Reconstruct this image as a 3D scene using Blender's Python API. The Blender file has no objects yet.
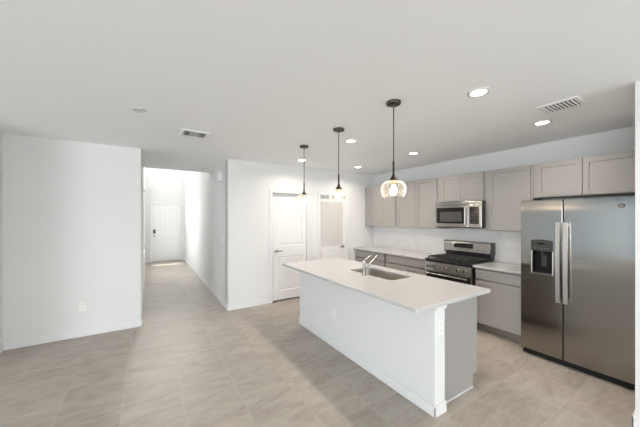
import bpy, bmesh, math
from mathutils import Vector, Matrix
PI = math.pi
C = bpy.context.scene.collection
SC = bpy.context.scene

# ------------------------------------------------------------------ camera, world, lights, exposure
F_PX, YAW, CAM_H = 273.33, 0.5618, 1.5738
cam_d = bpy.data.cameras.new('camera'); cam = bpy.data.objects.new('camera', cam_d); C.objects.link(cam)
cam_d.sensor_width = 36; cam_d.lens = 36 * F_PX / 640; cam_d.shift_y = (217.88 - 213.5) / 640
cam_d.clip_start = 0.02
cam.location = (0, 0, CAM_H); cam.rotation_euler = (PI / 2, 0, -YAW)
SC.camera = cam
SC.view_settings.view_transform = 'Standard'; SC.view_settings.look = 'None'
SC.view_settings.gamma = 1; SC.view_settings.use_curve_mapping = False
SC.view_settings.exposure = 0.08
SC.cycles.max_bounces = 10; SC.cycles.diffuse_bounces = 6; SC.cycles.glossy_bounces = 5
SC.cycles.transparent_max_bounces = 12; SC.cycles.caustics_reflective = False; SC.cycles.caustics_refractive = False
SC.cycles.sample_clamp_indirect = 6

w = bpy.data.worlds.new('sky'); SC.world = w; w.use_nodes = True
bg = w.node_tree.nodes['Background']; bg.inputs[0].default_value = (.80, .90, 1.0, 1); bg.inputs[1].default_value = 1.3

def area(name, loc, rot, sx, sy, power, col, spread=PI, shape='RECTANGLE', parent=None):
    l = bpy.data.lights.new(name, 'AREA'); l.shape = shape; l.size = sx; l.size_y = sy
    l.energy = power; l.color = col; l.spread = spread
    o = bpy.data.objects.new(name, l); C.objects.link(o); o.location = loc; o.rotation_euler = rot
    if parent is not None: o.parent = parent
    return o
DAY = (.93, .965, 1.0)
WARM = (1.0, .90, .79)
CAN_POWER = 9; PEND_POWER = .9
area('daylight_garden_door', (1.0, -6.62, 1.1), (PI / 2, 0, 0), 3.7, 2.1, 325, DAY)
area('daylight_patio_door', (-7.12, -2.5, 1.1), (0, math.radians(-90), 0), 2.1, 4.7, 590, DAY)     # the glass door in the left wall, behind the camera       # shines through the garden door behind the camera
area('dining_side_fill', (4.62, -3.7, 1.45), (PI / 2, 0, PI / 2), 1.3, 1.9, 60, DAY)  # added fill lamp on the unseen right side, brightens the opposite wall
area('daylight_foyer_window', (.55, 11.42, 4.2), (math.radians(-68), 0, 0), 1.0, 1.6, 125, (1, .99, .97))
area('foyer_side_fill', (-.2, 9.2, 1.5), (0, math.radians(-90), 0), 1.8, 2.6, 40, (1, .99, .97))  # added fill lamp, out of sight, brightens the foyer and hall
sun = bpy.data.lights.new('sun', 'SUN'); sun.energy = 9; sun.angle = math.radians(1.2); sun.color = (1, .93, .80)
so = bpy.data.objects.new('sun', sun); C.objects.link(so)
so.rotation_euler = Vector((0, -1, -5.4)).to_track_quat('-Z', 'Y').to_euler(); so.location = (.5, 12, 9)

# ------------------------------------------------------------------ materials
def mat(name, col, rough=.5, metal=0, **k):
    m = bpy.data.materials.new(name); m.use_nodes = True
    b = m.node_tree.nodes['Principled BSDF']
    b.inputs['Base Color'].default_value = (*col, 1); b.inputs['Roughness'].default_value = rough
    b.inputs['Metallic'].default_value = metal
    for n, v in k.items(): b.inputs[n.replace('_', ' ')].default_value = v
    return m
def nd(m, t, **k):
    n = m.node_tree.nodes.new(t)
    for a, v in k.items(): setattr(n, a, v)
    return n
def lk(m, a, b): m.node_tree.links.new(a, b)
def ramp(m, fac, stops):
    r = nd(m, 'ShaderNodeValToRGB'); e = r.color_ramp.elements
    while len(e) < len(stops): e.new(.5)
    for i, (p, c) in enumerate(stops): e[i].position = p; e[i].color = (*c, 1)
    lk(m, fac, r.inputs[0]); return r.outputs[0]
def noise(m, vec, scale, detail=4, rough=.5, dist=0):
    n = nd(m, 'ShaderNodeTexNoise'); n.inputs['Scale'].default_value = scale; n.inputs['Detail'].default_value = detail
    n.inputs['Roughness'].default_value = rough; n.inputs['Distortion'].default_value = dist
    lk(m, vec, n.inputs['Vector']); return n
def mapped(m, loc=(0, 0, 0), rot=(0, 0, 0), sc=(1, 1, 1), world=True):
    if world: src = nd(m, 'ShaderNodeNewGeometry').outputs['Position']
    else: src = nd(m, 'ShaderNodeTexCoord').outputs['Object']
    p = nd(m, 'ShaderNodeMapping'); lk(m, src, p.inputs[0])
    p.inputs['Location'].default_value = loc; p.inputs['Rotation'].default_value = rot; p.inputs['Scale'].default_value = sc
    return p.outputs[0]
def bsdf(m): return m.node_tree.nodes['Principled BSDF']
def bump(m, h, strength, dist=.002):
    b = nd(m, 'ShaderNodeBump'); b.inputs['Strength'].default_value = strength; b.inputs['Distance'].default_value = dist
    lk(m, h, b.inputs['Height']); lk(m, b.outputs[0], bsdf(m).inputs['Normal'])
def mixc(m, fac, a, b, mode='MIX'):
    x = nd(m, 'ShaderNodeMix', data_type='RGBA', blend_type=mode)
    for s, v in ((x.inputs[0], fac), (x.inputs[6], a), (x.inputs[7], b)):
        if isinstance(v, (int, float)): s.default_value = v
        elif isinstance(v, tuple): s.default_value = (*v, 1)
        else: lk(m, v, s)
    return x.outputs[2]

def plaster(name, col, rough=.75):
    m = mat(name, col, rough); v = mapped(m)
    bump(m, noise(m, v, 90, 3).outputs[0], .12, .001); return m
M = {}
M['wall'] = plaster('wall_paint', (.70, .698, .695))
M['reflection_blue'] = plaster('fridge_reflection_blue', (.42, .62, .78))  # blue added to tint the fridge's reflection; the wall is out of view
M['ceiling'] = plaster('ceiling_paint', (.90, .915, .935), .85)
M['trim'] = mat('trim_paint', (.72, .72, .72), .4)
M['door'] = mat('door_paint', (.75, .745, .74), .4)
M['white_plastic'] = mat('white_plastic', (.77, .77, .755), .4)
M['slot'] = mat('socket_slot', (.12, .12, .12), .5)

m = mat('stone_floor_tile', (.4, .35, .3), .35); M['floor'] = m
T = .437
pos = mapped(m, (-.256 + T / 2, -.855 + T / 2, 0), world=True)
br = nd(m, 'ShaderNodeTexBrick', offset=0, squash=1)
pos0 = mapped(m, (-.256, -.855, 0))
lk(m, pos0, br.inputs['Vector']); br.inputs['Scale'].default_value = 1
br.inputs['Brick Width'].default_value = T; br.inputs['Row Height'].default_value = T
br.inputs['Mortar Size'].default_value = .0022; br.inputs['Mortar Smooth'].default_value = .3
br.inputs['Color1'].default_value = (0, 0, 0, 1); br.inputs['Color2'].default_value = (1, 1, 1, 1)
wob = mapped(m, rot=(0, 0, math.radians(25)), sc=(.9, 2.6, 1))
cellshift = nd(m, 'ShaderNodeVectorMath', operation='MULTIPLY_ADD')
lk(m, br.outputs['Color'], cellshift.inputs[0]); cellshift.inputs[1].default_value = (3.1, 5.7, 2.3); lk(m, wob, cellshift.inputs[2])
n1 = noise(m, cellshift.outputs[0], 1.7, 9, .62, 1.2)
n2 = noise(m, cellshift.outputs[0], 9, 6, .6, .4)
base = ramp(m, n1.outputs[0], [(.25, (.312, .270, .230)), (.48, (.355, .312, .270)), (.56, (.405, .362, .318)), (.80, (.455, .414, .368))])
vein = ramp(m, n1.outputs[0], [(.475, (0, 0, 0)), (.50, (1, 1, 1)), (.525, (0, 0, 0))])
c = mixc(m, .24, base, ramp(m, n2.outputs[0], [(.3, (.27, .23, .19)), (.7, (.56, .51, .455))]))
vf = nd(m, 'ShaderNodeMath', operation='MULTIPLY'); lk(m, vein, vf.inputs[0]); vf.inputs[1].default_value = .12
c = mixc(m, vf.outputs[0], c, (.56, .51, .45))
tint = mixc(m, br.outputs['Color'], (.95, .95, .95), (1.04, 1.04, 1.04))
c = mixc(m, 1.0, c, tint, 'MULTIPLY')
gf = nd(m, 'ShaderNodeMath', operation='MULTIPLY'); lk(m, br.outputs['Fac'], gf.inputs[0]); gf.inputs[1].default_value = .5
c = mixc(m, gf.outputs[0], c, (.60, .55, .48))
lk(m, c, bsdf(m).inputs['Base Color'])
rr = nd(m, 'ShaderNodeMapRange'); lk(m, n1.outputs[0], rr.inputs[0]); rr.inputs[3].default_value = .40; rr.inputs[4].default_value = .50; bsdf(m).inputs['Specular IOR Level'].default_value = .4
lk(m, rr.outputs[0], bsdf(m).inputs['Roughness'])
inv = nd(m, 'ShaderNodeMath', operation='SUBTRACT'); inv.inputs[0].default_value = 1; lk(m, br.outputs['Fac'], inv.inputs[1])
bump(m, inv.outputs[0], .25, .0015)

M['cabinet'] = mat('greige_cabinet_paint', (.325, .309, .294), .42)
M['cab_inside'] = mat('cabinet_carcass_board', (.50, .45, .38), .6)
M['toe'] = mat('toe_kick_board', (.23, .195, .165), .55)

def quartz(name, base_c, vein_c, rough, vs=1.1, amt=.5):
    m = mat(name, base_c, rough); v = mapped(m, rot=(.3, .5, .6))
    n = noise(m, v, vs, 7, .6, 1.6)
    ve = ramp(m, n.outputs[0], [(.46, (0, 0, 0)), (.5, (1, 1, 1)), (.54, (0, 0, 0))])
    f = nd(m, 'ShaderNodeMath', operation='MULTIPLY'); lk(m, ve, f.inputs[0]); f.inputs[1].default_value = amt
    lk(m, mixc(m, f.outputs[0], base_c, vein_c), bsdf(m).inputs['Base Color']); return m
M['quartz'] = quartz('cream_quartz', (.51, .50, .492), (.47, .48, .465), .16, 1.6, .35)
M['splash'] = quartz('veined_quartz_backsplash', (.77, .755, .745), (.66, .64, .63), .18, 1.3, .4)

def steel(name, col, rough, aniso=.7, axis='z'):
    m = mat(name, col, rough, 1.0); b = bsdf(m)
    sc = {'z': (60, 60, 1.2), 'y': (60, 1.2, 60)}[axis]
    v = mapped(m, sc=sc, world=False)
    n = noise(m, v, 6, 3)
    b.inputs['Anisotropic'].default_value = aniso; b.inputs['Anisotropic Rotation'].default_value = .25 if axis == 'y' else 0
    tg = nd(m, 'ShaderNodeTangent', direction_type='RADIAL', axis='Z'); lk(m, tg.outputs[0], b.inputs['Tangent'])
    r = nd(m, 'ShaderNodeMapRange'); lk(m, n.outputs[0], r.inputs[0]); r.inputs[3].default_value = rough * .8; r.inputs[4].default_value = rough * 1.25
    lk(m, r.outputs[0], b.inputs['Roughness']); bump(m, n.outputs[0], .03, .0005)
    return m
M['steel'] = steel('brushed_stainless_steel', (.46, .44, .42), .22, axis='y')
M['fridge_steel'] = steel('fridge_stainless_steel', (.32, .298, .275), .15, 1.0, axis='z')
M['sink_steel'] = steel('satin_sink_steel', (.60, .57, .52), .32, axis='y')
M['handle_steel'] = mat('satin_handle_steel', (.60, .575, .55), .36, 1)
M['chrome'] = mat('polished_chrome', (.48, .465, .45), .18, 1)
M['nickel'] = mat('satin_nickel', (.40, .38, .35), .3, 1)
M['black_glass'] = mat('black_glass', (.016, .013, .012), .1, Specular_IOR_Level=.3)
M['dim_print'] = mat('dim_print', (.16, .16, .15), .5, Specular_IOR_Level=.2)
M['black_enamel'] = mat('black_enamel', (.02, .02, .021), .25)
M['dispenser_black'] = mat('matt_black_plastic', (.012, .012, .012), .55, Specular_IOR_Level=.2)
M['iron'] = mat('cast_iron', (.025, .025, .026), .55)
M['dark_plastic'] = mat('dark_grey_plastic', (.045, .045, .045), .35)
M['mid_plastic'] = mat('grey_dispenser_plastic', (.035, .034, .032), .4)
M['dark_side'] = mat('painted_dark_case', (.05, .046, .045), .45)
M['mesh_window'] = mat('microwave_window', (.07, .072, .066), .4, Specular_IOR_Level=.12)
M['bronze'] = mat('aged_bronze', (.065, .055, .045), .38, .9)
M['brass'] = mat('brass_socket', (.55, .38, .16), .3, 1)
M['taupe_panel'] = mat('taupe_grey_panel', (.58, .557, .54), .35)
M['vent_white'] = mat('vent_enamel', (.84, .84, .83), .4)
M['cover'] = mat('grey_white_plastic', (.60, .60, .59), .5)
M['grille'] = mat('grey_grille_paint', (.66, .66, .65), .5)
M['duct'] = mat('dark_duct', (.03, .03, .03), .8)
M['mark'] = mat('light_print', (.62, .62, .60), .4)
M['badge'] = mat('badge_metal', (.13, .10, .08), .3, .8)
M['grass'] = mat('lawn', (.10, .17, .05), .9)

def glass(name, white=.06, tint=(.995, .995, .99)):
    m = bpy.data.materials.new(name); m.use_nodes = True; nt = m.node_tree; nt.nodes.clear()
    out = nd(m, 'ShaderNodeOutputMaterial'); tr = nd(m, 'ShaderNodeBsdfTransparent'); gl = nd(m, 'ShaderNodeBsdfGlossy')
    di = nd(m, 'ShaderNodeBsdfTranslucent'); fr = nd(m, 'ShaderNodeLayerWeight'); fr.inputs[0].default_value = .14
    tr.inputs[0].default_value = (*tint, 1); gl.inputs['Roughness'].default_value = .06; di.inputs[0].default_value = (.95, .92, .86, 1)
    m1 = nd(m, 'ShaderNodeMixShader'); m1.inputs[0].default_value = white; lk(m, tr.outputs[0], m1.inputs[1]); lk(m, di.outputs[0], m1.inputs[2])
    m2 = nd(m, 'ShaderNodeMixShader'); lk(m, fr.outputs['Fresnel'], m2.inputs[0]); lk(m, m1.outputs[0], m2.inputs[1])
    if white > .05:   # seeded glass scatters a little light where it is seen edge on
        df = nd(m, 'ShaderNodeBsdfDiffuse'); df.inputs[0].default_value = (.95, .93, .90, 1)
        m3 = nd(m, 'ShaderNodeMixShader'); m3.inputs[0].default_value = .5; lk(m, di.outputs[0], m3.inputs[1]); lk(m, df.outputs[0], m3.inputs[2])
        m4 = nd(m, 'ShaderNodeMixShader'); m4.inputs[0].default_value = .6; lk(m, gl.outputs[0], m4.inputs[1]); lk(m, m3.outputs[0], m4.inputs[2]); lk(m, m4.outputs[0], m2.inputs[2])
    else:
        lk(m, gl.outputs[0], m2.inputs[2]); nt.links.remove(m2.inputs[0].links[0]); m2.inputs[0].default_value = .07
    lk(m, m2.outputs[0], out.inputs[0])
    if white > .05:
        v = mapped(m, world=False); n = noise(m, v, 38, 2); b = nd(m, 'ShaderNodeBump'); b.inputs['Strength'].default_value = .15; b.inputs['Distance'].default_value = .004
        lk(m, n.outputs[0], b.inputs['Height']); lk(m, b.outputs[0], gl.inputs['Normal']); lk(m, b.outputs[0], fr.inputs['Normal'])
    return m
M['shade_glass'] = glass('seeded_clear_glass', .06)
M['pane'] = glass('window_glass', .0, (.98, .99, .985))

def emit(name, col, s):
    m = mat(name, (.8, .8, .8), .4); b = bsdf(m)
    b.inputs['Emission Color'].default_value = (*col, 1); b.inputs['Emission Strength'].default_value = s; return m
M['lens'] = emit('lit_downlight_lens', (1, .93, .84), 9)
M['bulb'] = emit('lit_filament_bulb', (1, .80, .55), 9)

# ------------------------------------------------------------------ mesh helpers
def root_loc(o):
    v = Vector((0, 0, 0))
    while o is not None: v += o.location; o = o.parent
    return v
def build(name, bm, material, parent=None, kind=None, smooth=False, origin=None):
    """bm is in world coordinates; the new object sits at its parent's origin (or its own)."""
    me = bpy.data.meshes.new(name)
    bmesh.ops.recalc_face_normals(bm, faces=bm.faces)
    if parent is not None: off = root_loc(parent)
    elif origin is not None: off = Vector(origin)
    else: off = Vector((0, 0, 0))
    bmesh.ops.translate(bm, verts=bm.verts, vec=-off)
    if smooth:
        for f in bm.faces: f.smooth = True
        for e in bm.edges:
            if len(e.link_faces) == 2 and e.calc_face_angle(0) > math.radians(38): e.smooth = False
    bm.to_mesh(me); bm.free()
    for q in (material if isinstance(material, (list, tuple)) else [material]): me.materials.append(q)
    o = bpy.data.objects.new(name, me); C.objects.link(o)
    if parent is not None: o.parent = parent
    else: o.location = off
    if kind: o['kind'] = kind
    return o
def tag(o, label, cat, group=None):
    o['label'] = label; o['category'] = cat
    if group: o['group'] = group
    return o
def thing(name, label, cat, loc, group=None):
    o = bpy.data.objects.new(name, None); C.objects.link(o); o.location = loc; o.empty_display_size = .1
    return tag(o, label, cat, group)
def setting(name, loc):
    o = bpy.data.objects.new(name, None); C.objects.link(o); o.location = loc; o['kind'] = 'structure'; return o
def copy_tree(src, loc, label, group=None):
    r = src.copy(); C.objects.link(r); r.location = loc; r['label'] = label
    if group: r['group'] = group
    for ch in [c for c in src.children]:
        a = ch.copy(); C.objects.link(a); a.parent = r
        for g in [c for c in ch.children]:
            b = g.copy(); C.objects.link(b); b.parent = a
    return r

def B(*boxes, bev=0, seg=2):
    """bmesh holding boxes given as (x0,x1,y0,y1,z0,z1[,bevel])."""
    bm = bmesh.new()
    for b in boxes: box(bm, *b[:6], bev=(b[6] if len(b) > 6 else bev), seg=seg)
    return bm
def box(bm, x0, x1, y0, y1, z0, z1, bev=0, seg=2):
    r = bmesh.ops.create_cube(bm, size=1)
    vs = r['verts']
    for v in vs:
        v.co = Vector(((x0 + x1) / 2 + v.co.x * (x1 - x0), (y0 + y1) / 2 + v.co.y * (y1 - y0), (z0 + z1) / 2 + v.co.z * (z1 - z0)))
    if bev:
        es = list({e for v in vs for e in v.link_edges})
        bmesh.ops.bevel(bm, geom=es, offset=bev, segments=seg, affect='EDGES', profile=.5)
    return vs
def frame(ax):
    ax = Vector(ax).normalized(); u = ax.orthogonal().normalized(); return u, ax.cross(u), ax
def lathe(bm, base, axis, prof, seg=24, cap=(True, True)):
    """prof = [(radius, distance along axis)]"""
    u, v, a = frame(axis); base = Vector(base); rings = []
    for r, h in prof:
        if r < 1e-6: rings.append([bm.verts.new(base + a * h)])
        else: rings.append([bm.verts.new(base + a * h + (u * math.cos(2 * PI * i / seg) + v * math.sin(2 * PI * i / seg)) * r) for i in range(seg)])
    for A, D in zip(rings, rings[1:]):
        if len(A) == 1 and len(D) == 1: continue
        for i in range(seg):
            j = (i + 1) % seg
            if len(A) == 1: bm.faces.new((A[0], D[i], D[j]))
            elif len(D) == 1: bm.faces.new((A[i], A[j], D[0]))
            else: bm.faces.new((A[i], A[j], D[j], D[i]))
    if cap[0] and len(rings[0]) > 1: bm.faces.new(rings[0][::-1])
    if cap[1] and len(rings[-1]) > 1: bm.faces.new(rings[-1])
def L(base, axis, prof, seg=24, cap=(True, True)):
    bm = bmesh.new(); lathe(bm, base, axis, prof, seg, cap); return bm
def tube(bm, pts, rad, seg=12):
    """swept tube; rad is a number or a list"""
    pts = [Vector(p) for p in pts]; n = len(pts); rad = rad if isinstance(rad, (list, tuple)) else [rad] * n
    u = None; rings = []
    for i, p in enumerate(pts):
        t = (pts[min(i + 1, n - 1)] - pts[max(i - 1, 0)]).normalized()
        u = t.orthogonal().normalized() if u is None else (u - t * u.dot(t)).normalized()
        v = t.cross(u)
        rings.append([bm.verts.new(p + (u * math.cos(2 * PI * k / seg) + v * math.sin(2 * PI * k / seg)) * rad[i]) for k in range(seg)])
    for A, D in zip(rings, rings[1:]):
        for k in range(seg): bm.faces.new((A[k], A[(k + 1) % seg], D[(k + 1) % seg], D[k]))
    bm.faces.new(rings[0][::-1]); bm.faces.new(rings[-1])
def rrect(x0, x1, y0, y1, r, n=6):
    P = []
    for cx, cy, a0 in ((x1 - r, y1 - r, 0), (x0 + r, y1 - r, 90), (x0 + r, y0 + r, 180), (x1 - r, y0 + r, 270)):
        for i in range(n + 1):
            a = math.radians(a0 + 90 * i / n); P.append((cx + r * math.cos(a), cy + r * math.sin(a)))
    return P
def slab(outer, z0, z1, hole=None, mapf=None, bev=.003):
    """flat slab from an outline, with an optional hole"""
    mapf = mapf or (lambda a, b, c: (a, b, c))
    bm = bmesh.new(); es = []
    for loop in [outer] + ([hole] if hole else []):
        vs = [bm.verts.new((x, y, z0)) for x, y in loop]
        for i in range(len(vs)): es.append(bm.edges.new((vs[i], vs[(i + 1) % len(vs)])))
    bmesh.ops.triangle_fill(bm, use_beauty=True, use_dissolve=False, edges=es)
    fs = list(bm.faces)
    r = bmesh.ops.extrude_face_region(bm, geom=fs)
    bmesh.ops.translate(bm, verts=[g for g in r['geom'] if isinstance(g, bmesh.types.BMVert)], vec=(0, 0, z1 - z0))
    bmesh.ops.recalc_face_normals(bm, faces=bm.faces)
    if bev:
        ed = [e for e in bm.edges if len(e.link_faces) == 2 and e.calc_face_angle(0) > 1.2 and abs(e.verts[0].co.z - e.verts[1].co.z) < 1e-6]
        bmesh.ops.bevel(bm, geom=ed, offset=bev, segments=2, affect='EDGES', profile=.5)
    for v in bm.verts: v.co = Vector(mapf(*v.co))
    return bm
def panel_slab(mapf, u0, u1, z0, z1, t, panels, depth=.008, raised=0, slope=.006):
    """door leaf: front at w=0, back at w=t; panels = [(u0,u1,z0,z1)] are sunk by depth."""
    us = sorted({u0, u1, *[p[0] for p in panels], *[p[1] for p in panels]}); zs = sorted({z0, z1, *[p[2] for p in panels], *[p[3] for p in panels]})
    bm = bmesh.new(); V = {}
    for i, u in enumerate(us):
        for j, z in enumerate(zs): V[i, j] = bm.verts.new((u, z, 0))
    pf = []
    for i in range(len(us) - 1):
        for j in range(len(zs) - 1):
            f = bm.faces.new((V[i, j], V[i + 1, j], V[i + 1, j + 1], V[i, j + 1]))
            cu, cz = (us[i] + us[i + 1]) / 2, (zs[j] + zs[j + 1]) / 2
            if any(p[0] < cu < p[1] and p[2] < cz < p[3] for p in panels): pf.append(f)
    front = list(bm.faces)
    bd = [e for e in bm.edges if len(e.link_faces) == 1]
    r = bmesh.ops.extrude_edge_only(bm, edges=bd)
    nv = [g for g in r['geom'] if isinstance(g, bmesh.types.BMVert)]
    for v in nv: v.co.z = t
    ne = [g for g in r['geom'] if isinstance(g, bmesh.types.BMEdge) and all(x in nv for x in g.verts)]
    bmesh.ops.contextual_create(bm, geom=ne)
    for f in pf:
        bmesh.ops.inset_region(bm, faces=[f], thickness=slope, depth=0)
        for v in f.verts: v.co.z += depth
        if raised:
            bmesh.ops.inset_region(bm, faces=[f], thickness=.03, depth=0)
            bmesh.ops.inset_region(bm, faces=[f], thickness=.012, depth=0)
            for v in f.verts: v.co.z -= raised
    for v in bm.verts: v.co = Vector(mapf(v.co.x, v.co.y, v.co.z))
    return bm
def text_mesh(name, s, size, mapm, material, parent, extrude=.0006):
    cu = bpy.data.curves.new(name, 'FONT'); cu.body = s; cu.size = size; cu.extrude = extrude
    cu.align_x = 'CENTER'; cu.align_y = 'CENTER'
    t = bpy.data.objects.new(name, cu); C.objects.link(t)
    dg = bpy.context.evaluated_depsgraph_get(); me = bpy.data.meshes.new_from_object(t.evaluated_get(dg))
    bpy.data.objects.remove(t)
    bm = bmesh.new(); bm.from_mesh(me); bmesh.ops.transform(bm, matrix=mapm, verts=bm.verts)
    return build(name, bm, material, parent)

# ------------------------------------------------------------------ dimensions of the place
H = 2.5775                 # ceiling
YD = 4.75                  # far wall of the room (left wall piece and pantry wall)
XL, XH = -.086, 1.154      # hall left and right walls
XC, XK = -1.46, 4.50       # corner left of the bare wall, kitchen wall
XW = -7.0                  # far side wall of the great room
YB = -6.5                  # back wall behind the camera
YH, YF = 6.48, 11.32       # hall ceiling ends, front door wall
HF = 5.4                   # foyer ceiling

# ------------------------------------------------------------------ structure
def struct(name, bm, m): return build(name, bm, m, None, 'structure')
struct('floor', B((XW - .2, XK + .2, YB - .2, YF + .2, -.1, 0)), M['floor'])
struct('trim_lawn_outside', B((-9, 14, -14, YB - .21, -.16, -.06)), M['grass'])
struct('ceiling', B((XW - .15, XK + .15, YB - .15, YH, H, H + .15)), M['ceiling'])
struct('ceiling_foyer', B((XL - .3, XH + .3, YH - .15, YF + .06, HF, HF + .15)), M['ceiling'])
struct('wall_foyer_header', B((XL - .15, XH + .15, YH - .15, YH, H + .15, HF)), M['wall'])

struct('wall_far_left', B((XW, XL, YD, YD + .12, 0, H)), M['wall'])
# pantry wall with two door openings
D1 = (1.940, 2.700); D2 = (2.990, 3.680); DH = 2.045
def opening_wall(name, x0, x1, y0, y1, h, ops, axis='x', m=None):
    bm = bmesh.new(); ops = sorted(ops); cur = x0
    def seg(a, b, za, zb):
        if b - a < 1e-4 or zb - za < 1e-4: return
        if axis == 'x': box(bm, a, b, y0, y1, za, zb)
        else: box(bm, y0, y1, a, b, za, zb)
    for a, b, za, zb in ops:
        seg(cur, a, 0, h); seg(a, b, zb, h); seg(a, b, 0, za); cur = b
    seg(cur, x1, 0, h)
    return struct(name, bm, m or M['wall'])
opening_wall('wall_pantry', XH, XK, YD, YD + .13, H, [(*D1, 0, DH), (*D2, 0, DH)])
struct('wall_pantry_back', B((XH, XK, YD + .14, YD + .18, 0, H)), M['wall'])
HD = (4.93, 5.73)
opening_wall('wall_hall_left', YD + .12, YF, XL - .12, XL, HF, [(*HD, 0, 2.045), (7.85, 10.55, .55, 2.45)], 'y')
struct('wall_hall_left_back', B((XL - .22, XL - .16, YD + .12, 6.3, 0, H)), M['wall'])
opening_wall('wall_left', YB - .15, YD + .15, XW - .15, XW, H, [(-4.9, -.1, 0, 2.15)], 'y', M['reflection_blue'])
struct('wall_left_return', B((XC - .12, XC, 4.1, YD, 0, H)), M['wall'])
opening_wall('wall_hall_right', YD + .13, YF, XH, XH + .12, HF, [], 'y')
FD = (.11, 1.03)
bm = bmesh.new()
for b in ((XL - .12, FD[0], 0, 2.06), (FD[1], XH + .12, 0, 2.06), (XL - .12, XH + .12, 2.06, 3.4), (XL - .12, .1, 3.4, 5.1), (1.0, XH + .12, 3.4, 5.1), (XL - .12, XH + .12, 5.1, HF)):
    box(bm, b[0], b[1], YF, YF + .06, b[2], b[3])
struct('wall_front_door', bm, M['wall'])
opening_wall('wall_kitchen', YB, YD + .13, XK, XK + .15, H, [(-4.7, -2.7, .8, 2.15)], 'y')
opening_wall('wall_back', XW, XK, YB - .15, YB, H, [(-.9, 2.9, 0, 2.15)])
STX, STY = 3.05, .469
struct('wall_fridge_return', B((STX, XK, STY - .13, STY, 0, H)), M['wall'])

# windows behind the camera and in the foyer
def window(name, p0, p1, axis, w0, n, z0, z1, glassy=True):
    r = setting(name, (0, 0, 0)); bm = bmesh.new(); s = .05
    def q(a, b, za, zb, d=.06):
        if axis == 'x': box(bm, a, b, w0 - d / 2, w0 + d / 2, za, zb, .004)
        else: box(bm, w0 - d / 2, w0 + d / 2, a, b, za, zb, .004)
    q(p0, p1, z1 - s, z1); q(p0, p1, z0, z0 + s); q(p0, p0 + s, z0, z1); q(p1 - s, p1, z0, z1)
    for i in range(1, n): c = p0 + (p1 - p0) * i / n; q(c - s / 2, c + s / 2, z0, z1)
    build('window_frame', bm, M['trim'], r)
    g = bmesh.new(); 
    if axis == 'x': box(g, p0 + .01, p1 - .01, w0 - .004, w0 + .004, z0 + .01, z1 - .01)
    else: box(g, w0 - .004, w0 + .004, p0 + .01, p1 - .01, z0 + .01, z1 - .01)
    build('pane', g, M['pane'], r)
window('window_1', -.9, 2.9, 'x', YB - .05, 3, 0.005, 2.15)
window('fill_window_2', -4.7, -2.7, 'y', XK + .06, 2, .8, 2.15)  # unseen window added for the right-hand fill lamp
window('window_5', -4.9, -.1, 'y', XW - .06, 4, .005, 2.15)
window('window_3', .1, 1.0, 'x', YF + .03, 1, 3.4, 5.1)
window('fill_window_4', 7.85, 10.55, 'y', XL - .06, 3, .55, 2.45)  # unseen window added so the side fill reaches the foyer walls

# baseboards
BH, BT = .088, .014
def baseboard(name, x0, x1, y0, y1):
    bm = B((x0, x1, y0, y1, 0, BH, .0045)); return struct(name, bm, M['trim'])
baseboard('baseboard_far_left', XC, XL, YD - BT, YD)
baseboard('baseboard_left_return', XC, XC + BT, 4.1, YD - BT)
baseboard('baseboard_left', XW, XW + BT, -.1, YD)
baseboard('baseboard_hall_left', XL, XL + BT, YD - BT, HD[0] - .058)
baseboard('baseboard_hall_left_far', XL, XL + BT, HD[1] + .058, YF)
baseboard('baseboard_hall_right', XH - BT, XH, YD - BT, YF)
baseboard('baseboard_pantry_left', XH, D1[0] - .058, YD - BT, YD)
baseboard('baseboard_pantry_middle', D1[1] + .058, D2[0] - .058, YD - BT, YD)
baseboard('baseboard_pantry_right', D2[1] + .058, 3.86, YD - BT, YD)
baseboard('baseboard_front_left', XL + BT, FD[0] - .055, YF - BT, YF)
baseboard('baseboard_front_right', FD[1] + .055, XH - BT, YF - BT, YF)
struct('baseboard_fridge_return', B((STX - .02, STX, STY - .15, STY + .018, 0, .115, .006), (STX - .02, 3.6, STY, STY + .018, 0, .115, .006)), M['trim'])
baseboard('baseboard_back', XW, -.9, YB, YB + BT)

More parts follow.
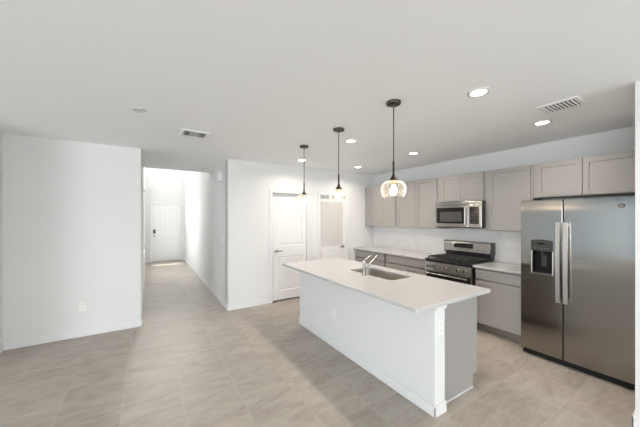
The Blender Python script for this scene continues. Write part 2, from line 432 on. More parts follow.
# ------------------------------------------------------------------ doors of the setting
def lever(parent, x, y, z, dx):
    """lever handle on a leaf facing -Y"""
    bm = L((x, y, z), (0, -1, 0), [(.031, 0), (.031, .006), (.027, .010), (.012, .012), (.011, .045), (0.013, .05), (0, .052)], 20)
    tube(bm, [(x, y - .043, z), (x + dx * .03, y - .046, z), (x + dx * .08, y - .044, z - .003), (x + dx * .118, y - .040, z - .005)], [.011, .0105, .009, .0075], 12)
    h = build('door_handle', bm, M['nickel'], parent, smooth=True); h['label'] = 'satin metal lever handle'; return h
def inner_door(name, x0, x1, lev_side, wide_panel):
    r = setting(name, ((x0 + x1) / 2, YD, 0)); yf = YD + .022
    cw, ct = .057, .017
    bm = B((x0 - cw, x0, YD - ct, YD, 0, DH + cw, .004), (x1, x1 + cw, YD - ct, YD, 0, DH + cw, .004), (x0, x1, YD - ct, YD, DH, DH + cw, .004))
    build('casing', bm, M['trim'], r)
    g = .004; top = 1.975
    bm = B((x0, x0 + .018, YD, YD + .11, 0, DH), (x1 - .018, x1, YD, YD + .11, 0, DH), (x0, x1, YD, YD + .11, DH - .012, DH))
    build('jamb', bm, M['trim'], r)
    # grey slatted strip between the leaf and the head of the frame
    bm = B((x0 + .018, x1 - .018, yf + .012, yf + .022, top + .006, DH - .012))
    for i in range(4):
        z = top + .016 + i * .014; box(bm, x0 + .02, x1 - .02, yf + .002, yf + .014, z - .003, z + .002)
    tg = build('head_strip', bm, M['grille'], r); tg['label'] = 'grey louvred strip above the door leaf'
    a, b = x0 + .018 + g, x1 - .018 - g; st = .105
    mp = lambda u, z, w: (u, yf + w, z)
    if wide_panel: pan = [(a + .055, b - .11, .20, .86), (a + .03, b - .07, 1.0, top - .065)]
    else: pan = [(a + st, b - st, .20, .84), (a + st, b - st, 1.05, top - .11)]
    if wide_panel:
        bm = panel_slab(mp, a, b, .028, top, .036, pan[:1], .007, .004)
        lf = build('door_leaf', bm, M['door'], r)
        p = pan[1]
        gp = build('upper_panel', B((p[0], p[1], yf - .003, yf + .004, p[2], p[3], .002)), M['taupe_panel'], lf); gp['label'] = 'wide taupe grey upper panel'  # flat panel, greyer than the leaf around it
        bm = bmesh.new()
        for q in ((p[0] - .008, p[0], p[2], p[3]), (p[1], p[1] + .008, p[2], p[3]), (p[0] - .008, p[1] + .008, p[2] - .008, p[2]), (p[0] - .008, p[1] + .008, p[3], p[3] + .008)):
            box(bm, q[0], q[1], yf - .007, yf + .003, q[2], q[3], .002)
        build('panel_bead', bm, M['trim'], lf)
    else:
        bm = panel_slab(mp, a, b, .028, top, .036, pan, .009, .005)
        lf = build('door_leaf', bm, M['door'], r)
    lever(lf, (a + .068) if lev_side < 0 else (b - .068), yf, .955, -lev_side)
    return r
inner_door('door_1', *D1, -1, False)
inner_door('door_2', *D2, 1, True)
# hall side door (in the hall's left wall)
r = setting('door_3', (XL, sum(HD) / 2, 0))
build('casing', B((XL, XL + .017, HD[0] - .057, HD[0], 0, 2.1, .004), (XL, XL + .017, HD[1], HD[1] + .057, 0, 2.1, .004), (XL, XL + .017, HD[0], HD[1], 2.045, 2.1, .004)), M['trim'], r)
build('jamb', B((XL - .11, XL, HD[0], HD[0] + .018, 0, 2.045), (XL - .11, XL, HD[1] - .018, HD[1], 0, 2.045), (XL - .11, XL, HD[0], HD[1], 2.03, 2.045)), M['trim'], r)
a, b = HD[0] + .022, HD[1] - .022
lf = build('door_leaf', panel_slab(lambda u, z, w: (XL - .004 - w, u, z), a, b, .012, 2.026, .036, [(a + .1, b - .1, .2, .84), (a + .1, b - .1, 1.05, 1.9)], .009, .005), M['door'], r)
for z in (.30, 1.05, 1.80):
    build('hinge', L((XL + .004, HD[0] + .019, z - .045), (0, 0, 1), [(.008, 0), (.008, .09)], 12), M['nickel'], r, smooth=True)
# front door
r = setting('door_4', (sum(FD) / 2, YF, 0))
build('casing', B((FD[0] - .055, FD[0], YF - .006, YF, 0, 2.115, .002), (FD[1], FD[1] + .055, YF - .006, YF, 0, 2.115, .004), (FD[0], FD[1], YF - .006, YF, 2.06, 2.115, .004)), M['trim'], r)
yf = YF + .012; a, b = FD[0] + .004, FD[1] - .004
lf = build('door_leaf', panel_slab(lambda u, z, w: (u, yf + w, z), a, b, .03, 2.04, .04, [(a + .12, a + .42, .22, .86), (b - .42, b - .12, .22, .86), (a + .12, a + .42, 1.05, 1.9), (b - .42, b - .12, 1.05, 1.9)], .003, 0), M['door'], r)
build('door_sill', B((FD[0], FD[1], YF - .02, YF + .06, 0, .028, .004)), M['nickel'], r)
build('head_gap', B((FD[0], FD[1], yf + .01, yf + .03, 2.04, 2.06)), M['grille'], r)
k = build('door_lock', B((a + .045, a + .115, yf - .03, yf, 1.02, 1.16, .008)), M['dark_plastic'], lf); k['label'] = 'black keypad deadbolt'
build('lock_keypad', B((a + .055, a + .105, yf - .033, yf - .029, 1.055, 1.145, .002)), M['mid_plastic'], k)
bm = L((a + .08, yf, .93), (0, -1, 0), [(.034, 0), (.034, .008), (.014, .012), (.013, .035), (.028, .048), (.030, .06), (.022, .072), (0, .076)], 20)
build('door_handle', bm, M['nickel'], lf, smooth=True)

# ------------------------------------------------------------------ kitchen cabinets
FR = .03     # face frame reveal
def shaker(y0, y1, z0, z1, xf, t=.02, fw=.052, s=1):
    """leaf whose front faces -X (s=1) at xf, or +X (s=-1)"""
    return panel_slab(lambda u, z, w_: (xf + s * w_, u, z), y0, y1, z0, z1, t, [(y0 + fw, y1 - fw, z0 + fw, z1 - fw)] if min(y1 - y0, z1 - z0) > 2.6 * fw else [], .009, 0, .003)
def carcass(x0, x1, y0, y1, z0, z1, t=.018, top=True, front='lo'):
    bs = [(x0, x1, y0, y0 + t, z0, z1), (x0, x1, y1 - t, y1, z0, z1), (x0, x1, y0 + t, y1 - t, z0, z0 + t)]
    if front == 'lo': bs.append((x1 - t, x1, y0 + t, y1 - t, z0 + t, z1))
    else: bs.append((x0, x0 + t, y0 + t, y1 - t, z0 + t, z1))
    if top: bs.append((x0, x1 - t, y0 + t, y1 - t, z1 - t, z1))
    return B(*bs, bev=0)
def face_frame(x0, x1, y0, y1, z0, z1, mids=(), rails=(), lo=.038, hi=.038):
    bs = [(x0, x1, y0, y0 + lo, z0, z1), (x0, x1, y1 - hi, y1, z0, z1), (x0, x1, y0 + lo, y1 - hi, z0, z0 + .038), (x0, x1, y0 + lo, y1 - hi, z1 - .038, z1)]
    for q in mids: bs.append((x0, x1, q - .02, q + .02, z0 + .038, z1 - .038))
    for q in rails: bs.append((x0, x1, y0 + lo, y1 - hi, q - .02, q + .02))
    return B(*bs)
UX = 4.184; UZ0, UZ1 = 1.388, 2.262
def upper(y0, y1, z0, z1, doors, label, lo=.038, hi=.038):
    t = thing('upper_cabinet', label, 'cabinet', (XK - .16, (y0 + y1) / 2, z0), 'greige wall cabinets')
    build('body', carcass(UX + .042, XK - .001, y0 + .0008, y1 - .0008, z0, z1), M['cabinet'], t)
    mids = [(doors[i][1] + doors[i + 1][0]) / 2 for i in range(len(doors) - 1)]
    build('face_frame', face_frame(UX + .022, UX + .042, y0 + .0008, y1 - .0008, z0, z1, mids, lo=lo, hi=hi), M['cabinet'], t)
    for a, b in doors: build('door', shaker(a, b, z0 + .012, z1 - .012, UX), M['cabinet'], t)
    return t
upper(3.80, YD - .002, UZ0, UZ1, [(3.822, 4.166), (4.172, 4.516)], 'tall greige wall cabinet in the corner by the pantry door', hi=.24)
upper(2.872, 3.80, UZ0, UZ1, [(2.90, 3.325), (3.331, 3.765)], 'tall greige double-door wall cabinet directly left of the microwave')
upper(2.107, 2.872, 1.832, UZ1, [(2.130, 2.474), (2.480, 2.825)], 'short greige double-door wall cabinet above the microwave')
upper(1.522, 2.107, UZ0, UZ1, [(1.545, 2.062)], 'tall greige single-door wall cabinet between microwave and refrigerator')
upper(STY + .002, 1.520, 1.827, UZ1, [(.600, 1.040), (1.046, 1.478)], 'wide short greige wall cabinet above the refrigerator', lo=.13)

BX = 3.870; CT0, CT1 = .884, .914; WX = 3.845
def lower(y0, y1, fronts, label, hi=.038):
    t = thing('base_cabinet', label, 'cabinet', (4.2, (y0 + y1) / 2, 0), 'greige base cabinets along the wall')
    build('body', carcass(BX + .042, XK - .001, y0 + .0008, y1 - .0008, .115, CT0 - .001), M['cabinet'], t)
    mids = sorted({(fronts[i][1] + fronts[i + 1][0]) / 2 for i in range(len(fronts) - 1)})
    build('face_frame', face_frame(BX + .034, BX + .042, y0 + .0008, y1 - .0008, .115, CT0 - .001, mids, [.722], hi=hi), M['cabinet'], t)
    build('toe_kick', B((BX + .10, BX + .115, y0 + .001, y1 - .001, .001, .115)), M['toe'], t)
    for a, b in fronts:
        build('door', shaker(a, b, .128, .712, BX, t=.033), M['cabinet'], t)
    return t
def drawers(t, spans):
    for a, b in spans: build('drawer', B((BX, BX + .033, a, b, .734, .860, .0025)), M['cabinet'], t)
t = lower(3.80, YD - .002, [(3.82, 4.245), (4.251, 4.68)], 'greige base cabinet with a wide drawer in the corner by the pantry door', .055); drawers(t, [(3.82, 4.68)])
t = lower(2.872, 3.80, [(2.895, 3.325), (3.331, 3.775)], 'greige base cabinet with a wide drawer directly left of the range'); drawers(t, [(2.895, 3.775)])
t = lower(1.470, 2.095, [(1.49, 2.072)], 'greige base cabinet with one drawer between range and refrigerator'); drawers(t, [(1.49, 2.072)])
build('filler_strip', B((BX + .012, BX + .022, YD - .045, YD - .003, .115, CT0 - .001)), M['trim'], bpy.data.objects['base_cabinet'])

o = build('countertop', slab([(WX, 2.870), (XK - .001, 2.870), (XK - .001, YD - .001), (WX, YD - .001)], CT0, CT1), M['quartz'], origin=(4.2, 3.8, CT0))
tag(o, 'long white quartz worktop running from the range to the pantry wall', 'countertop')
o = build('countertop', slab([(WX, 1.465), (XK - .001, 1.465), (XK - .001, 2.095), (WX, 2.095)], CT0, CT1), M['quartz'], origin=(4.2, 1.8, CT0))
tag(o, 'short white quartz worktop between the range and the refrigerator', 'countertop')
o = build('backsplash', B((XK - .016, XK - .001, 1.465, YD - .001, CT1 + .001, UZ0 - .001)), M['splash'], origin=(XK, 3.1, CT1))
tag(o, 'pale veined quartz backsplash covering the wall above the worktops', 'backsplash')

# ------------------------------------------------------------------ island
IX, IY0, IY1 = 1.915, 1.342, 3.612
kw = thing('kitchen_island', 'long white painted knee wall forming the front of the island', 'kitchen island', (IX + .066, 2.48, 0))
build('wall_panel', B((IX, IX + .132, IY0, IY1, .002, .883, .003)), M['wall'], kw)
bb = bmesh.new(); bt = .012
for q in ((IX - bt, IX, IY0 - bt, IY1 + bt), (IX - bt, IX + .132 + bt, IY0 - bt, IY0), (IX - bt, IX + .132 + bt, IY1, IY1 + bt), (IX + .132, IX + .132 + bt, IY0 - bt, IY0 + .052)):
    box(bb, *q, .001, BH, .004)
build('baseboard', bb, M['trim'], kw)
cb = bmesh.new()
for q in ((IX + .005, IX + .132 + bt, IY0 - bt, IY0), (IX + .132, IX + .132 + bt, IY0 - bt, IY0 + .052)): box(cb, *q, .838, .883, .003)
build('cap_trim', cb, M['trim'], kw)
CBX = 2.66
ends = [(1.412, 2.0), (2.0, 2.9), (2.9, IY1 - .05)]
labs = ['grey island cabinet with the plain side panel at the near end', 'island sink cabinet under the sink, doors facing the range', 'island cabinet at the far end, doors facing the wall cabinets']
for i, (a, b) in enumerate(ends):
    t = thing('island_cabinet', labs[i], 'cabinet', (2.36, (a + b) / 2, 0), 'cabinets of the island')
    x0 = IX + .134
    body = carcass(x0, CBX - .022, a + .0008, b - .0008, .115, CT0 - .001, top=False, front='hi')
    build('body', body, M['cabinet'], t)
    if i == 0:   # finished end panel reaching the floor, notched for the toe kick
        P = [(x0, .001), (2.565, .001), (2.565, .115), (CBX - .022, .115), (CBX - .022, CT0 - .001), (x0, CT0 - .001)]
        build('end_panel', slab(P, 0, .014, mapf=lambda u, z, w_: (u, a - .0135 + w_, z), bev=.001), M['cabinet'], t)
        build('shoe_moulding', B((x0 + .012, 2.56, a - .024, a - .0135, .001, .012, .002)), M['trim'], t)
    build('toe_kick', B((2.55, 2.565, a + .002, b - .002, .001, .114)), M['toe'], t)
    n = 1 if b - a < .65 else 2
    for k in range(n):
        c0, c1 = a + .004 + (b - a) * k / n, a - .004 + (b - a) * (k + 1) / n
        build('door', shaker(c0, c1, .122, .700, CBX, s=-1), M['cabinet'], t)
        build('drawer', B((CBX - .02, CBX, c0, c1, .708, .868, .002)), M['cabinet'], t)
SX0, SX1, SY0, SY1 = 2.165, 2.515, 2.035, 2.765
o = build('island_countertop', slab(rrect(1.645, 2.69, 1.297, 3.655, .018, 4), CT0, CT1, rrect(SX0, SX1, SY0, SY1, .07, 8)[::-1]), M['quartz'], origin=(2.16, 2.47, CT0))
tag(o, 'large white quartz island worktop with an undermount sink cut into it', 'countertop')
# sink
sk = thing('sink', 'rectangular stainless undermount sink set in the island worktop', 'sink', (2.34, 2.4, .68))
bm = bmesh.new()
def loop_pts(e, z, r): return [bm.verts.new((x, y, z)) for x, y in rrect(SX0 - e, SX1 + e, SY0 - e, SY1 + e, r, 8)]
loops = [loop_pts(.02, .882, .085), loop_pts(-.001 + .004, .882, .072), loop_pts(-.004, .70, .066), loop_pts(-.02, .684, .055), loop_pts(-.16, .680, .012)]
for A, D in zip(loops, loops[1:]):
    for i in range(len(A)): bm.faces.new((A[i], A[(i + 1) % len(A)], D[(i + 1) % len(A)], D[i]))
bm.faces.new(loops[-1])
so_ = build('bowl', bm, M['sink_steel'], sk, smooth=True)
md = so_.modifiers.new('thickness', 'SOLIDIFY'); md.thickness = .002; md.offset = -1 if False else 1
build('drain', L((2.34, 2.4, .6835), (0, 0, 1), [(.045, 0), (.045, .003), (.036, .004), (.034, .001), (0, .001)], 24), M['chrome'], sk, smooth=True)
# faucet
FXX, FYY = 2.098, 2.385
fc = thing('faucet', 'chrome single-lever kitchen faucet beside the island sink', 'faucet', (FXX, FYY, CT1))
build('body', L((FXX, FYY, CT1 + .0005), (0, 0, 1), [(.025, 0), (.025, .006), (.020, .012), (.0185, .14), (.020, .150), (.019, .166), (.013, .175), (0, .178)], 24), M['chrome'], fc, smooth=True)
bm = bmesh.new()
tube(bm, [(FXX + .01, FYY, CT1 + .075), (FXX + .05, FYY, CT1 + .105), (FXX + .13, FYY - .004, CT1 + .160), (FXX + .172, FYY - .006, CT1 + .189)], [.011, .011, .012, .013], 16)
sp = build('spout', bm, M['chrome'], fc, smooth=True)
bm = bmesh.new()
tube(bm, [(FXX + .165, FYY - .006, CT1 + .186), (FXX + .195, FYY - .007, CT1 + .205), (FXX + .213, FYY - .008, CT1 + .200), (FXX + .222, FYY - .008, CT1 + .178), (FXX + .226, FYY - .008, CT1 + .155)], [.0135, .016, .018, .018, .016], 16)
build('spray_head', bm, M['chrome'], sp, smooth=True)
bm = bmesh.new()
tube(bm, [(FXX, FYY, CT1 + .165), (FXX + .02, FYY - .01, CT1 + .186), (FXX + .075, FYY - .035, CT1 + .232)], [.008, .0055, .004], 12)
build('lever', bm, M['chrome'], fc, smooth=True)

# ------------------------------------------------------------------ range
RY0, RY1 = 2.1, 2.866; ym = (RY0 + RY1) / 2
rg = thing('gas_range', 'stainless steel gas range with black cooktop and knobs', 'stove', (4.15, ym, 0))
build('body', B((3.862, XK - .018, RY0 + .003, RY1 - .003, .03, .895, .003)), M['dark_side'], rg)
for sx in (3.93, 4.40):
    for sy in (RY0 + .06, RY1 - .06): build('foot', L((sx, sy, .001), (0, 0, 1), [(.02, 0), (.02, .03)], 12), M['dark_plastic'], rg)
od = build('oven_door', B((3.832, 3.860, RY0 + .006, RY1 - .006, .20, .730, .004)), M['steel'], rg)
gl = build('oven_window', B((3.828, 3.8315, RY0 + .03, RY1 - .03, .26, .722, .001)), M['black_glass'], od)
bm = bmesh.new(); tube(bm, [(3.785, RY0 + .045, .702), (3.785, RY1 - .045, .702)], .012, 14)
for sy in (RY0 + .07, RY1 - .07): tube(bm, [(3.835, sy, .702), (3.787, sy, .702)], .009, 10)
build('oven_handle', bm, M['steel'], od, smooth=True)
dr = build('storage_drawer', B((3.834, 3.860, RY0 + .006, RY1 - .006, .05, .19, .004)), M['steel'], rg)
# sloping control panel
bm = bmesh.new()
P = [(3.812, .742), (3.860, .734), (3.900, .734), (3.900, .885), (3.842, .885), (3.824, .876)]
f0 = [bm.verts.new((x, RY0 + .003, z)) for x, z in P]; f1 = [bm.verts.new((x, RY1 - .003, z)) for x, z in P]
bm.faces.new(f0); bm.faces.new(f1[::-1])
for i in range(len(P)): bm.faces.new((f0[i], f0[(i + 1) % 6], f1[(i + 1) % 6], f1[i]))
build('control_panel', bm, M['steel'], rg)
for y in (2.783, 2.678, 2.483, 2.290, 2.190):
    k = build('knob', L((3.8175, y, .812), (-1, 0, .09), [(.026, 0), (.026, .006), (.021, .008), (.019, .030), (.016, .034), (0, .034)], 20), M['nickel'], rg, smooth=True)
    build('knob_grip', B((3.772, 3.786, y - .0045, y + .0045, .795, .833, .002)), M['black_enamel'], k)
build('cooktop', B((3.826, 4.425, RY0 + .002, RY1 - .002, .888, .926, .006)), M['black_enamel'], rg)
for i, (bx_, by_, r_) in enumerate(((3.98, RY0 + .16, .045), (4.24, RY0 + .16, .038), (4.13, ym, .052), (3.98, RY1 - .16, .050), (4.24, RY1 - .16, .038))):
    build('burner', L((bx_, by_, .926), (0, 0, 1), [(r_ + .012, 0), (r_ + .012, .006), (r_, .008), (r_, .018), (r_ - .01, .022), (0, .023)], 20), M['iron'], rg, smooth=True)
gw = (RY1 - RY0 - .04) / 3
for i in range(3):
    a = RY0 + .02 + gw * i + .004; b = a + gw - .008; bm = bmesh.new(); z0, z1, q = .946, .960, .006
    for y in (a + q, (a + b) / 2, b - q): box(bm, 3.875, 4.345, y - q, y + q, z0, z1, .002)
    for x in (3.881, 3.98, 4.06, 4.13, 4.20, 4.27, 4.339): box(bm, x - q, x + q, a, b, z0, z1, .002)
    for x in (3.881, 4.339):
        for y in (a + q, b - q): box(bm, x - q, x + q, y - q, y + q, .9265, z0 + .002)
    build('grate', bm, M['iron'], rg)
# backguard: black lower part, steel console with rounded top
build('backguard_base', B((4.375, XK - .018, RY0 + .012, RY1 - .012, .9265, 1.03, .003)), M['black_enamel'], rg)
bm = bmesh.new()
P = [(4.355, 1.015), (4.338, 1.030), (4.346, 1.150), (4.358, 1.180), (4.385, 1.194), (4.475, 1.194), (4.475, 1.015)]
f0 = [bm.verts.new((x, RY0 + .004, z)) for x, z in P]; f1 = [bm.verts.new((x, RY1 - .004, z)) for x, z in P]
bm.faces.new(f0); bm.faces.new(f1[::-1])
for i in range(len(P)): bm.faces.new((f0[i], f0[(i + 1) % 7], f1[(i + 1) % 7], f1[i]))
bg_ = build('backguard', bm, M['steel'], rg)
for y in (RY0 + .0005, RY1 - .0045): build('end_cap', B((4.344, 4.478, y, y + .004, 1.0, 1.196, .001)), M['dark_side'], rg)
ds = build('display', B((4.3385, 4.347, 2.365, 2.680, 1.085, 1.160, .001)), M['black_glass'], bg_)
bm = bmesh.new()
for i in range(9):
    for z in (1.100, 1.118, 1.136):
        if 3 <= i <= 5 and z > 1.11: continue
        y = 2.388 + i * .0335; box(bm, 4.3375, 4.3386, y - .008, y + .008, z - .003, z + .003)
bt_ = build('display_buttons', bm, M['mid_plastic'], ds)

# ------------------------------------------------------------------ microwave
MZ0, MZ1 = 1.418, 1.826; MX = 4.098; my0, my1 = 2.111, 2.868
mw = thing('microwave', 'stainless over-the-range microwave with dark window', 'microwave', (4.3, (my0 + my1) / 2, MZ0))
build('case', B((MX + .028, XK - .002, my0, my1, MZ0, MZ1, .003)), M['dark_side'], mw)
ysp = 2.305
d = build('door', B((MX, MX + .027, ysp + .002, my1, MZ0 + .012, MZ1 - .055, .004)), M['steel'], mw)
w_ = build('door_window', B((MX - .002, MX + .004, 2.368, my1 - .028, MZ0 + .068, MZ1 - .088, .002)), M['black_glass'], d)
build('window_screen', B((MX - .003, MX - .0015, 2.405, my1 - .095, MZ0 + .095, MZ1 - .155, .0005)), M['mesh_window'], w_)
bm = bmesh.new(); tube(bm, [(MX - .034, 2.336, MZ0 + .05), (MX - .034, 2.336, MZ1 - .09)], .0115, 14)
for z in (MZ0 + .07, MZ1 - .11): tube(bm, [(MX + .002, 2.336, z), (MX - .032, 2.336, z)], .008, 10)
build('door_handle', bm, M['steel'], d, smooth=True)
cp = build('control_panel', B((MX, MX + .027, my0, ysp - .002, MZ0 + .012, MZ1 - .055, .004)), M['steel'], mw)
kp = build('keypad', B((MX - .002, MX + .003, my0 + .035, ysp - .020, MZ0 + .065, MZ1 - .088, .001)), M['black_glass'], cp)
bm = bmesh.new()
for i in range(4):
    for j in range(7):
        y = my0 + .056 + i * .033; z = MZ0 + .085 + j * .026; box(bm, MX - .003, MX - .0018, y - .008, y + .008, z - .005, z + .005)
build('keypad_buttons', bm, M['dim_print'], kp)
build('top_vent', B((MX + .004, MX + .027, my0, my1, MZ1 - .052, MZ1, .004)), M['steel'], mw)
build('bottom_trim', B((MX + .006, MX + .027, my0, my1, MZ0 - .001, MZ0 + .010, .002)), M['dark_plastic'], mw)
build('filter', B((MX + .06, MX + .30, my1 - .27, my1 - .06, MZ0 - .008, MZ0, .002)), M['dark_side'], mw)

# ------------------------------------------------------------------ refrigerator
RX = 3.70; fy0, fy1, fs = .552, 1.458, 1.073; FT = 1.772
fr = thing('refrigerator', 'stainless side-by-side refrigerator with ice and water dispenser', 'refrigerator', (4.08, 1.0, 0))
build('case', B((RX + .075, 4.46, fy0 + .004, fy1 - .004, .02, FT - .018, .004)), M['dark_side'], fr)
build('kick_grille', B((RX + .035, RX + .074, fy0 + .01, fy1 - .01, .012, .064, .003)), M['dispenser_black'], fr)
for sx in (RX + .12, 4.38):
    for sy in (fy0 + .08, fy1 - .08): build('foot', L((sx, sy, .001), (0, 0, 1), [(.022, 0), (.022, .022)], 12), M['dark_plastic'], fr)
dz0, dz1 = .072, FT
# left (freezer) door with a cut-out for the dispenser
py0, py1, pz0, pz1 = 1.160, 1.350, .952, 1.318
bm = slab([(fs + .005, dz0), (fy1, dz0), (fy1, dz1), (fs + .005, dz1)], 0, .068, [(py0 + .006, pz0 + .006), (py0 + .006, pz1 - .006), (py1 - .006, pz1 - .006), (py1 - .006, pz0 + .006)], mapf=lambda u, z, w_: (RX + w_, u, z), bev=.004)
fd = build('freezer_door', bm, M['fridge_steel'], fr)
dp = build('dispenser', B((RX + .066, RX + .0675, py0 + .006, py1 - .006, pz0 + .006, pz1 - .006), (RX + .006, RX + .066, py0 + .0065, py0 + .012, pz0 + .007, pz1 - .007),
    (RX + .006, RX + .066, py1 - .012, py1 - .0065, pz0 + .007, pz1 - .007), (RX + .006, RX + .066, py0 + .012, py1 - .012, pz0 + .007, pz0 + .014)), M['dispenser_black'], fd)
bm = bmesh.new()
for q in ((py0 - .004, py0 + .004, pz0, pz1), (py1 - .004, py1 + .004, pz0, pz1)): box(bm, RX - .008, RX + .01, *q, .003)
build('dispenser_trim', bm, M['nickel'], dp)
build('dispenser_lip', B((RX - .016, RX + .012, py0 - .006, py1 + .006, pz0 - .012, pz0 + .012, .005)), M['chrome'], dp)
# control head with arched top
top = [(py1 + .004, 1.205), (py0 - .004, 1.205), (py0 - .004, 1.322)]
for i in range(1, 8):
    u = i / 8; top.append((py0 - .004 + (py1 - py0 + .008) * u, 1.322 + .012 * math.sin(PI * u)))
top.append((py1 + .004, 1.322))
ch = build('dispenser_controls', slab(top, 0, .03, mapf=lambda u, z, w_: (RX - .012 + w_, u, z), bev=.002), M['mid_plastic'], dp)
build('dispenser_display', B((RX - .0135, RX - .0115, 1.225, 1.290, 1.278, 1.296, .0005)), M['black_glass'], ch)
bm = bmesh.new()
for i in range(5): y = 1.195 + i * .03; box(bm, RX - .013, RX - .0117, y - .007, y + .007, 1.232, 1.242)
build('dispenser_buttons', bm, M['dim_print'], ch)
bm = L((RX + .03, 1.255, 1.204), (0, 0, -1), [(.030, 0), (.028, .025), (.014, .045), (.010, .05), (0, .05)], 16)
build('dispenser_spout', bm, M['mid_plastic'], dp, smooth=True)
build('dispenser_paddle', B((RX + .050, RX + .058, 1.232, 1.278, 1.03, 1.165, .003)), M['dark_plastic'], dp)
rd = build('refrigerator_door', B((RX, RX + .068, fy0, fs - .005, dz0, dz1, .004)), M['fridge_steel'], fr)
def bar_handle(y, par):
    bm = bmesh.new()
    n = 9; ring = []
    for i in range(n):
        u = i / (n - 1); z = .680 + .845 * u; xo = RX - .045 - .014 * math.sin(PI * u)
        ring.append([bm.verts.new(v) for v in ((xo, y - .019, z), (xo - .003, y - .016, z), (xo - .003, y + .016, z), (xo, y + .019, z), (xo + .022, y + .017, z), (xo + .022, y - .017, z))])
    for A, D in zip(ring, ring[1:]):
        for k in range(6): bm.faces.new((A[k], A[(k + 1) % 6], D[(k + 1) % 6], D[k]))
    bm.faces.new(ring[0][::-1]); bm.faces.new(ring[-1])
    for z in (.700, 1.480): box(bm, RX - .045, RX + .001, y - .011, y + .011, z, z + .028, .003)
    build('door_handle', bm, M['handle_steel'], par)
bar_handle(fs + .031, fd); bar_handle(fs - .031, rd)
for y in (fy0 + .04, fy1 - .04): build('hinge_cover', B((RX + .05, RX + .15, y - .03, y + .03, FT - .017, FT + .006, .004)), M['dark_plastic'], fr)
bm = L((0, 0, 0), (0, 0, 1), [(.024, 0), (.024, .003), (.0225, .004), (.021, .003), (.0, .003)], 28)
for v in bm.verts: v.co = Vector((RX - v.co.z - .0002, .652 + v.co.x, 1.687 + v.co.y * .78))
bd = build('badge', bm, M['badge'], rd, smooth=True); bd['label'] = 'small oval dark metal badge with a two-letter monogram'
text_mesh('badge_letters', 'GE', .024, Matrix(((0, 0, -1, RX - .0036), (-1, 0, 0, .652), (0, 1, 0, 1.687), (0, 0, 0, 1))), M['mark'], bd)

# ------------------------------------------------------------------ pendants
pd = thing('pendant_light', 'nearest and largest-looking glass pendant lamp above the near end of the island', 'pendant lamp', (1.80, 1.664, H), 'glass pendant lamps over the island')
def pend_parts(r, x, y):
    build('canopy', L((x, y, H - .001), (0, 0, -1), [(.062, 0), (.062, .016), (.058, .022), (.014, .026), (.010, .038), (0, .038)], 32), M['bronze'], r, smooth=True)
    build('rod', L((x, y, H - .03), (0, 0, -1), [(.0045, 0), (.0045, .545)], 12), M['bronze'], r, smooth=True)
    st = build('socket_stem', L((x, y, 2.065), (0, 0, -1), [(.0075, 0), (.009, .004), (.009, .10), (.014, .125), (.022, .142), (.034, .156), (.037, .162), (.037, .168), (0, .168)], 24), M['bronze'], r, smooth=True)
    build('lamp_socket', L((x, y, 1.8965), (0, 0, -1), [(.020, 0), (.020, .028), (.016, .034), (0, .034)], 20), M['brass'], st, smooth=True)
    prof = [(.034, 0), (.060, .004), (.086, .018), (.101, .040), (.107, .066), (.106, .092), (.100, .118), (.092, .140)]
    inner = [(a - .003, h + (.003 if i < 3 else 0)) for i, (a, h) in enumerate(prof)][::-1]
    build('glass_shade', L((x, y, 1.897), (0, 0, -1), prof + inner, 40, (False, False)), M['shade_glass'], r, smooth=True)
    build('bulb', L((x, y, 1.864), (0, 0, -1), [(.013, 0), (.015, .012), (.026, .035), (.031, .055), (.029, .075), (.018, .090), (0, .095)], 24), M['bulb'], r, smooth=True)
    l = bpy.data.lights.new('bulb_glow', 'POINT'); l.energy = PEND_POWER; l.color = (1, .80, .58); l.shadow_soft_size = .032
    lo_ = bpy.data.objects.new('bulb_glow', l); C.objects.link(lo_); lo_.parent = r; lo_.location = (0, 0, 1.735 - H)
pend_parts(pd, 1.80, 1.664)
copy_tree(pd, (1.822, 2.498, H), 'middle of the three glass pendant lamps over the island', 'glass pendant lamps over the island')
copy_tree(pd, (1.844, 3.345, H), 'farthest glass pendant lamp, in front of the white pantry door', 'glass pendant lamps over the island')

# ------------------------------------------------------------------ downlights
def downlight(x, y, label):
    t = thing('recessed_light', label, 'ceiling light', (x, y, H), 'recessed ceiling lights')
    build('trim_ring', L((x, y, H - .0005), (0, 0, -1), [(.085, 0), (.085, .003), (.080, .006), (.061, .006), (.057, .002), (0, .002)], 32), M['trim'], t, smooth=True)
    build('lens', L((x, y, H - .003), (0, 0, -1), [(.056, 0), (.056, .002), (0, .002)], 32), M['lens'], t)
    area('downlight_beam', (0, 0, -.0065), (0, 0, 0), .12, .12, CAN_POWER, WARM, math.radians(150), 'DISK', t)
downlight(2.236, 1.175, 'lit round recessed ceiling light nearest the camera, above the near island end')
downlight(3.512, 1.190, 'lit round recessed ceiling light beside the kitchen ceiling vent')
downlight(3.480, 2.812, 'lit round recessed ceiling light in front of the microwave')
downlight(2.243, 2.805, 'lit round recessed ceiling light right of the middle pendant canopy')
downlight(3.505, 4.164, 'lit round recessed ceiling light before the corner wall cabinet')
downlight(-5.0, 3.85, 'unseen recessed ceiling light added to the great room, nearer the bare wall')  # out of view, put in for the warm band reflected in the fridge
downlight(-6.1, 2.75, 'unseen recessed ceiling light added to the great room, nearer the side wall')  # second unseen lamp for the same fridge reflection
downlight(2.262, 4.178, 'lit round recessed ceiling light seen behind the farthest pendant rod')

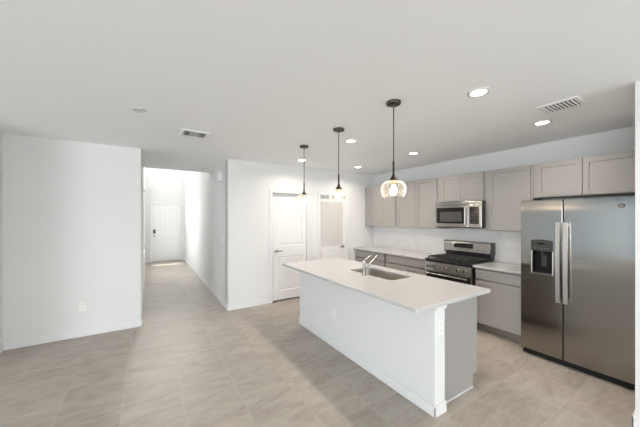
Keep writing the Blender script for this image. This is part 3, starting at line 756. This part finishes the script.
# ------------------------------------------------------------------ small ceiling and wall things
def vent(x0, x1, y0, y1, label):
    t = thing('ceiling_vent', label, 'vent', ((x0 + x1) / 2, (y0 + y1) / 2, H), 'white ceiling air vents')
    fw = .034; z0 = H - .009
    bm = B((x0, x1, y0, y0 + fw, z0, H - .0005, .003), (x0, x1, y1 - fw, y1, z0, H - .0005, .003), (x0, x0 + fw, y0 + fw, y1 - fw, z0, H - .0005, .003), (x1 - fw, x1, y0 + fw, y1 - fw, z0, H - .0005, .003))
    build('frame', bm, M['vent_white'], t)
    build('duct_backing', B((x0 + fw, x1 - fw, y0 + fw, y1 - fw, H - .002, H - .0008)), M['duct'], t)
    return t, fw
t, fw = vent(.318, .620, 3.425, 3.690, 'white ceiling air vent in the open area before the hall')
n = 11
for i in range(n):
    x = .318 + fw + (.302 - 2 * fw) * (i + .5) / n; s = 1.25 if 3 <= i <= 7 else .25
    bm = B((x - .0015, x + .0015, 3.425 + fw, 3.690 - fw, H - .016, H - .003)); bmesh.ops.rotate(bm, verts=bm.verts, cent=(x, 0, H - .008), matrix=Matrix.Rotation(s, 3, 'Y'))
    build('vane', bm, M['vent_white'], t)
t, fw = vent(2.985, 3.265, .775, 1.060, 'white ceiling air vent above the refrigerator side of the kitchen')
n = 8
for i in range(n):
    y = .775 + fw + (.285 - 2 * fw) * (i + .5) / n
    bm = B((2.985 + fw, 3.265 - fw, y - .001, y + .001, H - .016, H - .003)); bmesh.ops.rotate(bm, verts=bm.verts, cent=(0, y, H - .009), matrix=Matrix.Rotation(.45, 3, 'X'))
    build('vane', bm, M['vent_white'], t)
bm = L((-.07, 3.035, H - .0005), (0, 0, -1), [(.060, 0), (.060, .006), (.052, .012), (.046, .010), (0, .010)], 32)
tag(build('ceiling_cover_plate', bm, M['cover'], smooth=True), 'unlit round white cover plate on the ceiling left of the vent', 'cover plate')
bm = L((.887, 6.07, H - .0005), (0, 0, -1), [(.066, 0), (.066, .010), (.058, .014), (.056, .034), (.040, .042), (0, .043)], 32)
tag(build('smoke_detector', bm, M['white_plastic'], smooth=True), 'round white smoke detector on the hall ceiling', 'smoke detector')
t = thing('door_chime', 'white rectangular door chime box high on the hall wall', 'door chime', (XH, 5.31, 2.26))
build('cover', B((XH - .045, XH - .001, 5.22, 5.40, 2.25, 2.42, .006)), M['white_plastic'], t)
build('sound_grille', B((XH - .047, XH - .044, 5.235, 5.29, 2.27, 2.40, .001)), M['grille'], t)

def outlet(name, label, cat, c, u, n, switch=False):
    """plate centred at c, width direction u, facing n"""
    c = Vector(c); u = Vector(u); n = Vector(n); z = Vector((0, 0, 1))
    t = thing(name, label, cat, c)
    def q(a0, a1, b0, b1, d0, d1, m_, nm, par, bev=.0015):
        bm = B((a0, a1, d0, d1, b0, b1, bev)); bm.transform(Matrix(((u.x, n.x, z.x, c.x), (u.y, n.y, z.y, c.y), (u.z, n.z, z.z, c.z), (0, 0, 0, 1))))
        return build(nm, bm, m_, par)
    p = q(-.036, .036, -.058, .058, .0005, .006, M['white_plastic'], 'cover_plate', t)
    if switch: q(-.017, .017, -.034, .034, .006, .010, M['white_plastic'], 'rocker', t)
    else:
        for zc in (-.024, .024):
            s = q(-.017, .017, zc - .014, zc + .014, .0055, .008, M['white_plastic'], 'socket', t)
            for dx in (-.007, .007): q(dx - .0012, dx + .0012, zc - .005, zc + .006, .0079, .0084, M['slot'], 'slot', s, 0)
    return t
outlet('power_outlet', 'white power outlet low on the bare left wall', 'outlet', (-.737, YD, .40), (1, 0, 0), (0, -1, 0))
outlet('power_outlet', 'white power outlet low on the long island front', 'outlet', (IX, 2.723, .411), (0, -1, 0), (-1, 0, 0))
outlet('power_outlet', 'white power outlet high on the narrow island end', 'outlet', (1.985, IY0, .695), (1, 0, 0), (0, -1, 0))
outlet('power_outlet', 'white power outlet on the backsplash, nearest the corner', 'outlet', (XK - .016, 4.612, 1.21), (0, -1, 0), (-1, 0, 0))
outlet('light_switch', 'white light switch on the backsplash beside the corner outlet', 'switch', (XK - .016, 4.258, 1.20), (0, -1, 0), (-1, 0, 0), True)
outlet('light_switch', 'white light switch on the hall right wall', 'switch', (XH, 5.22, 1.17), (0, 1, 0), (-1, 0, 0), True)
